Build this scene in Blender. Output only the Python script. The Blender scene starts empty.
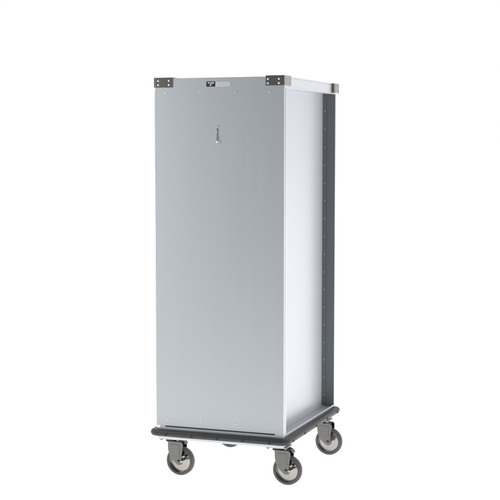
import bpy, bmesh, math, random
from mathutils import Vector, Matrix
random.seed(4)
sc = bpy.context.scene
COL = sc.collection
W, D, H = 0.578, 0.736, 1.5          # cabinet width, depth, height (m)
Z0 = 0.2085                          # height of the cabinet's underside above the floor
O = Vector((-W / 2, D / 2, -Z0))     # cart root (on the floor), cabinet's near corner at the origin

# ------------------------------------------------------------------ materials
def nodes_of(name):
    m = bpy.data.materials.new(name); m.use_nodes = True
    nt = m.node_tree
    return m, nt, nt.nodes['Principled BSDF']

def metal(name, col, rough, metallic=1.0, var=0.06, scale=(3, 3, 40), bump=0.0, spec=0.5, var_r=0.08):
    m, nt, b = nodes_of(name)
    N, L = nt.nodes, nt.links
    tc = N.new('ShaderNodeTexCoord'); mp = N.new('ShaderNodeMapping'); mp.inputs['Scale'].default_value = scale
    nz = N.new('ShaderNodeTexNoise'); nz.inputs['Scale'].default_value = 6; nz.inputs['Detail'].default_value = 6
    L.new(tc.outputs['Object'], mp.inputs['Vector']); L.new(mp.outputs[0], nz.inputs['Vector'])
    mx = N.new('ShaderNodeMix'); mx.data_type = 'RGBA'
    mx.inputs[6].default_value = [c * (1 - var) for c in col] + [1]
    mx.inputs[7].default_value = [min(1, c * (1 + var)) for c in col] + [1]
    L.new(nz.outputs['Fac'], mx.inputs[0]); L.new(mx.outputs[2], b.inputs['Base Color'])
    mr = N.new('ShaderNodeMapRange'); mr.inputs[3].default_value = max(0.02, rough - var_r); mr.inputs[4].default_value = rough + var_r
    L.new(nz.outputs['Fac'], mr.inputs[0]); L.new(mr.outputs[0], b.inputs['Roughness'])
    b.inputs['Metallic'].default_value = metallic
    b.inputs['Specular IOR Level'].default_value = spec
    if bump:
        bp = N.new('ShaderNodeBump'); bp.inputs['Strength'].default_value = bump; bp.inputs['Distance'].default_value = 0.001
        L.new(nz.outputs['Fac'], bp.inputs['Height']); L.new(bp.outputs[0], b.inputs['Normal'])
    return m

M_FACE = metal('satin_aluminium_skin', (0.460, 0.486, 0.508), 0.50, 0.42, 0.022, (9, 9, .25), var_r=0.03)
M_SIDE = metal('bright_aluminium_skin', (0.60, 0.612, 0.648), 0.32, 0.20, 0.010, (.6, .8, .4), var_r=0.0)
M_EXTR = metal('extruded_aluminium', (0.68, 0.69, 0.725), 0.30, 0.7, 0.01, (3, 3, 3))
M_DARK = metal('dark_grey_flange', (0.155, 0.175, 0.182), 0.42, 0.55, 0.05, (30, 30, 1))  # far posts and flanges: darker base colour than the other aluminium
M_LEDGE = metal('base_pan_aluminium', (0.50, 0.50, 0.55), 0.5, 0.6, 0.03, (4, 4, 4))
M_BRKT = metal('polished_stainless', (0.37, 0.36, 0.325), 0.20, 1.0, 0.03, (20, 3, 3), var_r=0.03)
M_ZINC = metal('zinc_plated_steel', (0.145, 0.145, 0.138), 0.28, 1.0, 0.12, (25, 25, 25), bump=0.15)
M_SCREW = metal('screw_head_steel', (0.90, 0.90, 0.90), 0.25, 0.85, 0.03, (9, 9, 9))
M_RIVET = metal('flush_rivet_aluminium', (0.52, 0.555, 0.58), 0.38, 0.7, 0.03, (9, 9, 9))
M_CLIP = metal('spring_steel', (0.30, 0.32, 0.33), 0.4, 0.9, 0.05, (9, 9, 9))
M_FRAME = metal('frame_steel', (0.64, 0.64, 0.65), 0.4, 0.6, 0.04, (6, 6, 6))
M_PLT = metal('caster_plate_steel', (0.26, 0.26, 0.25), 0.3, 1.0, 0.1, (9, 9, 9))
M_DARKRIV = metal('dark_grey_rivet', (0.36, 0.39, 0.41), 0.4, 0.6, 0.05, (9, 9, 9))  # flange rivets, a darker grey than the back panel's
M_RUB = metal('black_vinyl_bumper', (0.022, 0.024, 0.026), 0.45, 0.0, 0.25, (18, 18, 18), bump=0.25)
M_TYRE = metal('grey_rubber_tyre', (0.075, 0.075, 0.078), 0.5, 0.0, 0.2, (30, 30, 30), bump=0.2)
M_DISC = metal('spun_steel_disc', (0.35, 0.33, 0.31), 0.18, 1.0, 0.06, (12, 12, 12))
M_BLACK = metal('black_plastic', (0.012, 0.012, 0.013), 0.45, 0.0, 0.1, (9, 9, 9))
M_PLATE = metal('pale_nameplate', (0.62, 0.63, 0.64), 0.45, 0.3, 0.04, (60, 9, 60))
M_INK = metal('white_ink', (0.85, 0.85, 0.85), 0.5, 0.0, 0.03, (9, 9, 9))

# ------------------------------------------------------------------ mesh helpers
def box(bm, x0, x1, y0, y1, z0, z1):
    vs = [bm.verts.new((x, y, z)) for z in (z0, z1) for y in (y0, y1) for x in (x0, x1)]
    for f in ((0, 2, 3, 1), (4, 5, 7, 6), (0, 1, 5, 4), (2, 6, 7, 3), (0, 4, 6, 2), (1, 3, 7, 5)):
        bm.faces.new([vs[i] for i in f])

def prism(bm, pts, a0, a1, axis='y'):
    """closed outline pts (two coords) extruded along axis from a0 to a1"""
    def P(p, a):
        return {'y': (p[0], a, p[1]), 'x': (a, p[0], p[1]), 'z': (p[0], p[1], a)}[axis]
    A = [bm.verts.new(P(p, a0)) for p in pts]; B = [bm.verts.new(P(p, a1)) for p in pts]
    bm.faces.new(A); bm.faces.new(list(reversed(B)))
    n = len(pts)
    for i in range(n):
        bm.faces.new([A[i], B[i], B[(i + 1) % n], A[(i + 1) % n]])

def lathe(bm, prof, c=(0, 0, 0), axis='z', n=48):
    """prof: list of (radius, height) revolved around an axis through c"""
    rings = []
    for r, h in prof:
        ring = []
        for k in range(n):
            a = 2 * math.pi * k / n
            u, v = r * math.cos(a), r * math.sin(a)
            p = {'z': (u, v, h), 'y': (u, h, v), 'x': (h, u, v)}[axis]
            ring.append(bm.verts.new((p[0] + c[0], p[1] + c[1], p[2] + c[2])))
        rings.append(ring)
    for a, b in zip(rings, rings[1:]):
        for k in range(n):
            bm.faces.new([a[k], a[(k + 1) % n], b[(k + 1) % n], b[k]])
    bm.faces.new(rings[0]); bm.faces.new(list(reversed(rings[-1])))

def tube(bm, pts, rad, n=10):
    pts = [Vector(p) for p in pts]; rings = []
    for i, p in enumerate(pts):
        t = (pts[min(i + 1, len(pts) - 1)] - pts[max(i - 1, 0)]).normalized()
        a = t.cross(Vector((0.3, 1, 0.2))).normalized(); b = t.cross(a)
        r = rad[i] if isinstance(rad, (list, tuple)) else rad
        rings.append([bm.verts.new(p + a * r * math.cos(2 * math.pi * k / n) + b * r * math.sin(2 * math.pi * k / n)) for k in range(n)])
    for a, b in zip(rings, rings[1:]):
        for k in range(n):
            bm.faces.new([a[k], a[(k + 1) % n], b[(k + 1) % n], b[k]])
    bm.faces.new(rings[0]); bm.faces.new(list(reversed(rings[-1])))

def obj(name, bm, mat, parent, base=(0, 0, 0), bevel=0.0, smooth=False, seg=2, label=None):
    """bm is in cabinet coordinates relative to base; base = this object's own origin (cabinet coordinates)"""
    bmesh.ops.recalc_face_normals(bm, faces=bm.faces)
    me = bpy.data.meshes.new(name); bm.to_mesh(me); bm.free(); me.materials.append(mat)
    o = bpy.data.objects.new(name, me); COL.objects.link(o); o.parent = parent
    pb = BASE[parent.name] if parent and parent.name in BASE else Vector((0, 0, 0))
    o.location = Vector(base) - pb; BASE[o.name] = Vector(base)
    if smooth or bevel:
        for p in me.polygons: p.use_smooth = True
        me.set_sharp_from_angle(angle=math.radians(35))
    if bevel:
        m = o.modifiers.new('Bevel', 'BEVEL'); m.width = bevel; m.segments = seg; m.limit_method = 'ANGLE'
        m.angle_limit = math.radians(35); m.harden_normals = True
    if label: o['label'] = label
    return o
BASE = {}

# ------------------------------------------------------------------ the cart
cart = bpy.data.objects.new('delivery_cart', None); COL.objects.link(cart)
cart.location = (O.x, O.y, 0); BASE[cart.name] = O.copy()
cart['label'] = 'tall closed aluminium tray delivery cart with black bumper and four swivel casters'
cart['category'] = 'cart'

# back panel that faces us: one sheet with notched corners and a long slot near its foot
bm = bmesh.new()
T = 0.0025
sx0, sx1, sz0, sz1 = -0.5361, -0.0373, 0.0118, 0.0182
xl, xr = -W, -0.0006
box(bm, xl, xr, 0, T, sz1, 1.446)
box(bm, xl + 0.009, xr, 0, T, 1.446, H - 0.0015)
box(bm, xl + 0.018, sx0, 0, T, sz0, sz1)
box(bm, sx1, xr, 0, T, sz0, sz1)
box(bm, xl + 0.018, xr, 0, T, 0.0, sz0)
bmesh.ops.remove_doubles(bm, verts=bm.verts, dist=1e-6)
back = obj('back_panel', bm, M_FACE, cart)
bm = bmesh.new(); box(bm, sx0 - .006, sx1 + .006, 0.0028, 0.0042, 0.008, 0.022)
obj('slot_shade', bm, M_BLACK, back, bevel=0)  # black sheet added to stand for the dark interior behind the slot

# flush rivets on the back panel
for z in (1.4372, 0.0478):
    for x in (-0.526, -0.3675, -0.2118, -0.0613):
        bm = bmesh.new()
        lathe(bm, [(0.0045, 0.0), (0.0041, -0.0007), (0.0028, -0.0012), (0.0009, -0.0014)], axis='y', n=20)
        obj('rivet', bm, M_RIVET, back, base=(x, 0, z), smooth=True)

# name plate: black badge with white lettering, then a blank pale strip
bm = bmesh.new(); box(bm, -0.3015, -0.234, -0.0012, 0, -0.0115 + 1.4722, 1.4722 + 0.0095)
obj('serial_plate', bm, M_PLATE, back, bevel=0.0004)
bm = bmesh.new(); box(bm, -0.3415, -0.3022, -0.0016, 0, 1.4612, 1.4822)
badge = obj('badge', bm, M_BLACK, back, bevel=0.0005)
bm = bmesh.new()
yb0, yb1 = -0.0021, -0.00162
# an unreadable row of small capitals, an underline flourish and a small mark below
x = -0.3345
for wdt, kind in ((.0030, 'C'), (.0032, 'A'), (.0030, 'R'), (.0026, 'I'), (.0030, 'E'), (.0030, 'H'), (.0030, 'N'), (.0030, 'A')):
    z0, z1, s = 1.4732, 1.4794, 0.0011
    if kind in 'CEARHN': box(bm, x, x + s, yb0, yb1, z0, z1)
    if kind in 'CE': box(bm, x + s, x + wdt - .0004, yb0, yb1, z0, z0 + s)
    if kind in 'CEAR': box(bm, x + s, x + wdt - .0004, yb0, yb1, z1 - s, z1)
    if kind in 'EARH': box(bm, x + s, x + wdt - .0004 - (s if kind != 'E' else 0), yb0, yb1, z0 + .0018, z0 + .0018 + s)
    if kind in 'AHN': box(bm, x + wdt - .0004 - s * .9, x + wdt - .0004, yb0, yb1, z0, z1 - (s if kind == 'A' else 0))
    if kind == 'I': box(bm, x + .0007, x + .0007 + s, yb0, yb1, z0, z1)
    x += wdt + .0005
prism(bm, [(-.3275, 1.4652), (-.3205, 1.4652), (-.3175, 1.4712), (-.3225, 1.4712)], yb0, yb1)
obj('lettering', bm, M_INK, badge)

# little sprung clip that hangs on the panel
bm = bmesh.new()
lathe(bm, [(0.005, 0.0), (0.005, -0.0012), (0.0036, -0.0026), (0.001, -0.003)], c=(-0.2925, 0, 1.2935), axis='y', n=24)
clip = obj('spring_clip', bm, M_RIVET, back, smooth=True)
bm = bmesh.new()
prof = [(-.0015, .000), (-.0018, -.012), (-.0020, -.022), (-.0024, -.034), (-.0030, -.047), (-.0050, -.055), (-.0095, -.0605), (-.0140, -.0615)]
A = []
for i, (yy, zz) in enumerate(prof):
    wd = (.0026, .0024, .0022, .0020, .0020, .0022, .0026, .0026)[i]
    A.append([bm.verts.new((-0.2925 + sx * wd, yy, 1.2935 + zz)) for sx in (-1, 1)] +
             [bm.verts.new((-0.2925 + sx * wd, yy + .0012, 1.2935 + zz)) for sx in (1, -1)])
for a, b in zip(A, A[1:]):
    for k in range(4): bm.faces.new([a[k], a[(k + 1) % 4], b[(k + 1) % 4], b[k]])
bm.faces.new(A[0]); bm.faces.new(A[-1][::-1])
obj('clip_tongue', bm, M_CLIP, clip, bevel=0.0004)
for xx, yy, zz, r in ((-.2958, -.0030, 1.2740, .0030), (-.2915, -.0085, 1.2325, .0046)):
    bm = bmesh.new(); bmesh.ops.create_uvsphere(bm, u_segments=16, v_segments=10, radius=r)
    obj('glint_bead', bm, M_SCREW, clip, base=(xx, yy, zz), smooth=True)  # pale balls added as the clip's bright highlight dots

# posts on the near (y=0) side, recessed side panels, far posts with their flange
RX = -0.057                                   # plane of the recessed side skin
def mx(x): return -W - x                      # mirror across the cart's middle
def mbox(bm, side, x0, x1, *r):
    if side == 'R': box(bm, x0, x1, *r)
    else: box(bm, mx(x1), mx(x0), *r)

for side in ('R', 'L'):
    bm = bmesh.new()
    mbox(bm, side, -0.050, -0.0002, 0.0046, 0.017, 0.0, 1.4518)
    mbox(bm, side, -0.050, -0.0035, 0.017, 0.0235, 0.0, 1.4518)
    mbox(bm, side, -0.050, 0.0, 0.0235, 0.034, 0.0, 1.4518)
    obj('post', bm, M_EXTR, cart, bevel=0.0012)
    bm = bmesh.new()
    mbox(bm, side, RX - .0025, RX, 0.004, D - .012, 0.0035, 1.4518)
    sp = obj('side_panel', bm, M_SIDE, cart)
    bm = bmesh.new()
    mbox(bm, side, -0.0475, -0.0004, 0.7226, D - .0005, 0.0005, 1.4515)
    fp = obj('post', bm, M_DARK, cart, bevel=0.0015)
    bm = bmesh.new()
    mbox(bm, side, RX + .0002, -0.040, 0.7190, 0.7224, 0.006, 1.450)
    fl = obj('flange', bm, M_DARK, fp, bevel=0.0008)
    bm = bmesh.new()
    mbox(bm, side, 0.0, 0.0016, 0.7245, D, 0.001, 1.4515)
    obj('edge_trim', bm, M_EXTR, fp, bevel=0.0006)
    for k in range(17):
        bm = bmesh.new()
        lathe(bm, [(0.0034, 0.0), (0.0032, -0.001), (0.002, -0.0020), (0.0007, -0.0022)], axis='y', n=16)
        xx = -0.0465 if side == 'R' else mx(-0.0465)
        obj('rivet', bm, M_DARKRIV, fp, base=(xx, 0.7190, 0.057 + k * (1.375 - 0.057) / 16), smooth=True)
    # top rail: extruded channel with a fine groove and a small bottom lip
    bm = bmesh.new()
    mbox(bm, side, -0.060, 0.0, T + .0003, D, 1.4572, 1.4935)
    mbox(bm, side, -0.060, 0.0010, T + .0006, D - .0004, 1.4520, 1.4572)
    mbox(bm, side, -0.060, -0.0012, T + .0009, D - .0004, 1.4935, 1.4952)
    mbox(bm, side, -0.060, 0.0006, T + .0005, D - .0002, 1.4952, 1.4995)
    obj('top_rail', bm, M_EXTR, cart, bevel=0.0008)
    # turned-up lip along the base
    bm = bmesh.new()
    mbox(bm, side, -0.0032, 0.0004, 0.0345, 0.7220, 0.0042, 0.0125)
    obj('sill_lip', bm, M_EXTR, cart, bevel=0.0008)

# roof, base pan and the doors on the far side
bm = bmesh.new(); box(bm, -W + .061, -.061, T + .001, D - .001, 1.488, 1.498)
obj('roof', bm, M_EXTR, cart, bevel=0.001)
bm = bmesh.new(); box(bm, -W + .0015, -.0015, T + .0012, D - .002, -0.024, 0.0)
box(bm, -W + .0030, -.0030, .0345, .7222, 0.0, 0.0035)
base = obj('base_pan', bm, M_LEDGE, cart, bevel=0.001)
bm = bmesh.new(); box(bm, -W + .004, -.004, .006, D - .008, -0.0425, -0.0242)
obj('chassis_plate', bm, M_FRAME, base, bevel=0.001)
for s in (0, 1):
    bm = bmesh.new()
    xa, xb = (-W + .016, -W / 2 - .0015) if s else (-W / 2 + .0015, -.016)
    box(bm, xa, xb, D + .001, D + .014, 0.02, 1.48)
    dr = obj('door', bm, M_FACE, cart, bevel=0.003)
    bm = bmesh.new()
    hx = -W / 2 + (-.03 if s else .03)
    tube(bm, [(hx, D + .014, 0.80), (hx, D + .036, 0.81), (hx, D + .040, 0.83), (hx, D + .040, 0.95), (hx, D + .036, 0.97), (hx, D + .014, 0.98)], .006)
    obj('handle', bm, M_ZINC, dr, smooth=True)

# stainless corner brackets
def screw(parent, p, axis, r=0.0042, mat=M_SCREW):
    bm = bmesh.new()
    s = -1 if axis == 'y' else 1
    lathe(bm, [(r, 0.0), (r * .95, s * 0.0009), (r * .6, s * 0.0019), (r * .2, s * .0022)], axis=axis, n=20)
    return obj('screw', bm, mat, parent, base=p, smooth=True)

for side in ('R', 'L'):
    bm = bmesh.new()
    ft = 0.0022
    xo = ft if side == 'R' else -0.003        # the left bracket sits a touch inboard, as its notch shows
    if side == 'R':
        box(bm, -0.0794, ft, -ft, -.0001, 1.4615, 1.5015)
        box(bm, .0011, ft, 0, .086, 1.4615, 1.5015)
        box(bm, -0.0794, ft, -ft, .086, 1.5015, 1.5032)
        xs = (-0.069, -0.0214)
    else:
        box(bm, -0.5745, -0.4935, -ft, -.0001, 1.4600, 1.5005)
        box(bm, -0.5815, -0.5791, .001, .086, 1.4605, 1.5005)
        box(bm, -0.5815, -0.4935, -ft, .086, 1.5005, 1.5022)
        xs = (-0.5600, -0.5115)
    br = obj('corner_bracket', bm, M_BRKT, cart, bevel=0.0006)
    for x in xs:
        for z in (1.4888, 1.4714): screw(br, (x, -ft, z), 'y')
    if side == 'R':
        for y in (.022, .070):
            for z in (1.4888, 1.4714): screw(br, (ft, y, z), 'x', r=.0032, mat=M_BRKT)
for side in ('R', 'L'):
    # thicker guards on the door corners
    pts = [(0.0012, .672), (.0105, .675), (.0125, .679), (.0125, .744), (.0095, .750), (-.055, .750), (-.055, .7365), (.0012, .7365)]
    if side == 'L': pts = [(mx(x), y) for x, y in pts]
    bm = bmesh.new(); prism(bm, pts, 1.4555, 1.4998, 'z')
    g = obj('corner_bracket', bm, M_BRKT, cart, bevel=0.0014)
    if side == 'R':
        for y in (.695, .728):
            for z in (1.4890, 1.4665): screw(g, (.0125, y, z), 'x', r=.0032, mat=M_BRKT)

# wrap-around bumper: a rounded D profile swept round a rounded rectangle
def rrect(x0, x1, y0, y1, r, n=10):
    pts = []
    for cx, cy, a0 in ((x1 - r, y1 - r, 0), (x0 + r, y1 - r, 90), (x0 + r, y0 + r, 180), (x1 - r, y0 + r, 270)):
        for k in range(n + 1):
            a = math.radians(a0 + 90 * k / n)
            pts.append((cx + r * math.cos(a), cy + r * math.sin(a), math.cos(a), math.sin(a)))
    return pts
bm = bmesh.new()
zc, hh, out = -0.0130, 0.0138, 0.0290
prof = [(0.001, -hh)] + [(out - .0125 + .0125 * math.cos(math.radians(t)), hh * math.sin(math.radians(t))) for t in range(-90, 91, 15)] + [(0.001, hh)]
path = rrect(-W - .0, 0, -.0, D, 0.012)
rings = []
for px, py, nx, ny in path:
    rings.append([bm.verts.new((px + nx * d, py + ny * d, zc + z)) for d, z in prof])
n = len(rings)
for i in range(n):
    a, b = rings[i], rings[(i + 1) % n]
    for k in range(len(prof)):
        k2 = (k + 1) % len(prof)
        bm.faces.new([a[k], a[k2], b[k2], b[k]])
bump = obj('bumper', bm, M_RUB, cart, smooth=True)
def bumper_bolt(p, axis, s):
    bm = bmesh.new()
    lathe(bm, [(.0062, 0), (.0060, s * .0012), (.0046, s * .0018), (.0040, s * .0006), (.001, s * .0004)], axis=axis, n=24)
    obj('bolt', bm, M_BLACK, bump, base=p, smooth=True)
for x in (-.5215, -.4030, -.2870, -.1720, -.0520):
    bumper_bolt((x, -out + .0002, -.0155), 'y', -1)
for y in (.045, .205, .370, .535, .690):
    bumper_bolt((out - .0002, y, -.0155), 'x', 1)

# ------------------------------------------------------------------ casters (each one a part, its pieces sub-parts)
TR, WH, RW = 0.040, -0.145, 0.0635
def caster(sx, sy, brake):
    top = -0.0347
    C = Vector((sx, sy, 0)); wz = WH
    bm = bmesh.new()
    # swivel head and inverted-U fork
    lathe(bm, [(.012, top - .0145), (.030, top - .0150), (.031, top - .0175), (.028, top - .0192), (.024, top - .0198), (.027, top - .0206), (.028, top - .0222), (.012, top - .0226)], n=40)
    box(bm, -.020, .050, -.0252, .0252, top - .0262, top - .0225)
    ax, az = TR, wz
    out = [(-.0105, top - .0232), (.0520, top - .0232), (.0600, top - .031), (.0600, top - .046), (.0545, az + .018)]
    out += [(ax + .0150 * math.cos(math.radians(t)), az + .0150 * math.sin(math.radians(t))) for t in range(20, -141, -20)]
    out += [(.0120, az + .004), (.0040, az + .014), (-.0040, az + .030), (-.0095, az + .052)]
    for y0, y1 in ((-.0260, -.0222), (.0222, .0260)):
        prism(bm, out, y0, y1, 'y')
    fork = obj('caster', bm, M_ZINC, cart, base=C, bevel=0.0012)
    # stiffening rib pressed in the near leg
    bm = bmesh.new()
    prism(bm, [(.003, top - .036), (.044, top - .036), (.046, az + .026), (.040, az + .020), (.022, az + .020), (.009, az + .034)], -.0275, -.0258, 'y')
    obj('leg_rib', bm, M_ZINC, fork, base=C, bevel=0.0008)
    bm = bmesh.new()
    box(bm, -.0475, .0475, -.038, .038, top - .0145, top - .0079)
    mp = obj('mounting_plate', bm, M_PLT, fork, base=C, bevel=0.0012)
    for dx in (-.038, .038):
        for dy in (-.028, .028):
            bm = bmesh.new(); lathe(bm, [(.0068, -.0040), (.0068, -.0078), (.0040, -.0095), (.0025, -.0095)], c=(dx, dy, top - .0104), n=6)
            obj('plate_bolt', bm, M_ZINC, fork, base=C, bevel=0.0004)
    # tyre
    a = 0.0160
    prof = [(.0500, -a + .001), (.0520, -a), (.0580, -a + .0008), (.0616, -a + .0038), (.0632, -a + .008), (RW, -.004), (RW, .004), (.0632, a - .008), (.0616, a - .0038), (.0580, a - .0008), (.0520, a), (.0500, a - .001)]
    bm = bmesh.new(); rr = []
    nseg = 72
    for r, h in prof:
        rr.append([bm.verts.new((r * math.cos(2 * math.pi * k / nseg), h, r * math.sin(2 * math.pi * k / nseg))) for k in range(nseg)])
    for i in range(len(rr)):
        p, q = rr[i], rr[(i + 1) % len(rr)]
        for k in range(nseg): bm.faces.new([p[k], p[(k + 1) % nseg], q[(k + 1) % nseg], q[k]])
    WC = C + Vector((TR, 0, wz))
    obj('tyre', bm, M_TYRE, fork, base=WC, smooth=True)
    bm = bmesh.new()
    half = [(.0503, .0135), (.0485, .0145), (.0468, .0125), (.0455, .0045), (.0420, .0045), (.0300, .0088), (.0200, .0128), (.0165, .0150), (.0150, .0195), (.0120, .0205), (.0050, .0207)]
    lathe(bm, [(r, -h) for r, h in reversed(half)] + half, axis='y', n=72)
    obj('wheel_disc', bm, M_DISC, fork, base=WC, smooth=True)
    bm = bmesh.new()
    lathe(bm, [(.0030, -.0345), (.0052, -.034), (.0056, -.0325), (.0056, -.0300), (.0085, -.0295), (.0085, -.0262), (.0050, -.0261), (.0050, .0261), (.0085, .0262), (.0085, .031), (.005, .0335)], axis='y', n=24)
    obj('axle', bm, M_ZINC, fork, base=WC, smooth=True)
    if brake:
        bm = bmesh.new()
        prism(bm, [(.036, top - .0160), (.052, top - .0150), (.064, top - .0220), (.071, top - .034), (.064, top - .036), (.056, top - .024), (.044, top - .0175)], -.013, .013, 'y')
        bl = obj('brake_pedal', bm, M_ZINC, fork, base=C, bevel=0.001)
        bm = bmesh.new()
        prism(bm, [(.038, top - .0150), (.050, top - .0150), (.058, top - .0180), (.053, top - .0235), (.046, top - .0245)], -.0225, -.0135, 'y')
        obj('brake_grip', bm, M_BLACK, fork, base=C, bevel=0.0015)
        bm = bmesh.new()
        prism(bm, [(.050, az + .003), (.070, az + .009), (.078, az + .017), (.081, az + .014), (.076, az + .004), (.052, az - .005)], -.0300, -.0262, 'y')
        prism(bm, [(.057, az + .024), (.070, az + .030), (.074, az + .026), (.060, az + .018)], -.0300, -.0262, 'y')
        obj('brake_arm', bm, M_DISC, fork, base=C, bevel=0.0008)
        bm = bmesh.new()
        prism(bm, [(.060, az + .0085), (.068, az + .0115), (.072, az + .024), (.066, az + .032), (.060, az + .020)], -.0290, -.0180, 'y')
        obj('brake_shoe', bm, M_BLACK, fork, base=C, bevel=0.001)
        bm = bmesh.new(); tube(bm, [(.050, -.028, az + .001), (.062, -.029, az + .004)], .0028)
        obj('brake_pin', bm, M_DISC, fork, base=C, smooth=True)
    else:
        bm = bmesh.new()
        prism(bm, [(.042, top - .0150), (.054, top - .0150), (.058, top - .0190), (.048, top - .0235)], -.020, -.010, 'y')
        obj('grip', bm, M_BLACK, fork, base=C, bevel=0.001)
for sx, sy, br in ((-.042, .062, True), (-.5315, .062, True), (-.040, .652, False), (-.525, .640, False)):
    caster(sx, sy, br)

# ------------------------------------------------------------------ luminous white studio floor
bm = bmesh.new(); lathe(bm, [(40.0, -.02), (40.0, 0.0), (.5, 0.0)], c=(-4, 37.4, 0), n=96)
bmesh.ops.recalc_face_normals(bm, faces=bm.faces)
me = bpy.data.meshes.new('floor'); bm.to_mesh(me); bm.free()
m, nt, b = nodes_of('glowing_white_floor')
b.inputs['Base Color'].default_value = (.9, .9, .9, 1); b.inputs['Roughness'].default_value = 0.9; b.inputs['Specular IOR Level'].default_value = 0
b.inputs['Emission Color'].default_value = (1, 1, 1, 1); b.inputs['Emission Strength'].default_value = 1.0  # emission added: keeps the floor pure white and free of shadows
me.materials.append(m)
fl = bpy.data.objects.new('floor', me); COL.objects.link(fl); fl['kind'] = 'structure'
fl['label'] = 'white studio floor with added glow'

# ------------------------------------------------------------------ studio surround (world) and an added softbox
w = bpy.data.worlds.new('World'); sc.world = w; w.use_nodes = True
nt = w.node_tree; N, L = nt.nodes, nt.links
bg = N['Background']
tc = N.new('ShaderNodeTexCoord'); sp = N.new('ShaderNodeSeparateXYZ'); L.new(tc.outputs['Generated'], sp.inputs[0])
rp = N.new('ShaderNodeValToRGB'); rp.color_ramp.interpolation = 'EASE'
e = rp.color_ramp.elements
e[0].position = 0.10; e[0].color = (.205, .21, .218, 1)
e[1].position = 0.52; e[1].color = (1, 1, 1, 1)
mr = N.new('ShaderNodeMapRange'); mr.inputs[1].default_value = -1; mr.inputs[2].default_value = 1
ad = N.new('ShaderNodeMath'); ad.operation = 'MULTIPLY_ADD'; ad.inputs[1].default_value = 0.25
L.new(sp.outputs['X'], ad.inputs[0]); L.new(sp.outputs['Y'], ad.inputs[2])
L.new(ad.outputs[0], mr.inputs[0]); L.new(mr.outputs[0], rp.inputs[0]); L.new(rp.outputs[0], bg.inputs[0])
bg.inputs[1].default_value = 1.0

def softbox(name, loc, target, size, power, col=(1, 1, 1)):
    l = bpy.data.lights.new(name, 'AREA'); l.shape = 'RECTANGLE'; l.size, l.size_y = size; l.energy = power; l.color = col
    o = bpy.data.objects.new(name, l); COL.objects.link(o); o.location = loc
    o.rotation_euler = (Vector(target) - Vector(loc)).to_track_quat('-Z', 'Y').to_euler()
softbox('added_softbox_left', (-1.65, -.98, 1.45), (-.42, 0, 1.1), (0.7, 2.0), 15.0, (.97, .985, 1))  # unseen lamp added to grade the back panel from left to right

# ------------------------------------------------------------------ camera (solved from the photograph)
f, cx, cy, cz, yaw, pitch = 1331.897, 1.7652, -5.1727, 1.2075, 0.3543, 0.0766
cam = bpy.data.cameras.new('camera'); co = bpy.data.objects.new('camera', cam); COL.objects.link(co)
cam.sensor_width = 36; cam.sensor_fit = 'HORIZONTAL'; cam.lens = f * 36 / 500; cam.clip_end = 500; cam.clip_start = .05
co.location = (cx, cy, cz + Z0)
co.rotation_euler = (math.pi / 2 - pitch, 0, yaw)
sc.camera = co
# everything was laid out with the cabinet's underside at z = 0: root sits on the floor
sc.view_settings.view_transform = 'Standard'; sc.view_settings.look = 'None'; sc.view_settings.exposure = 0
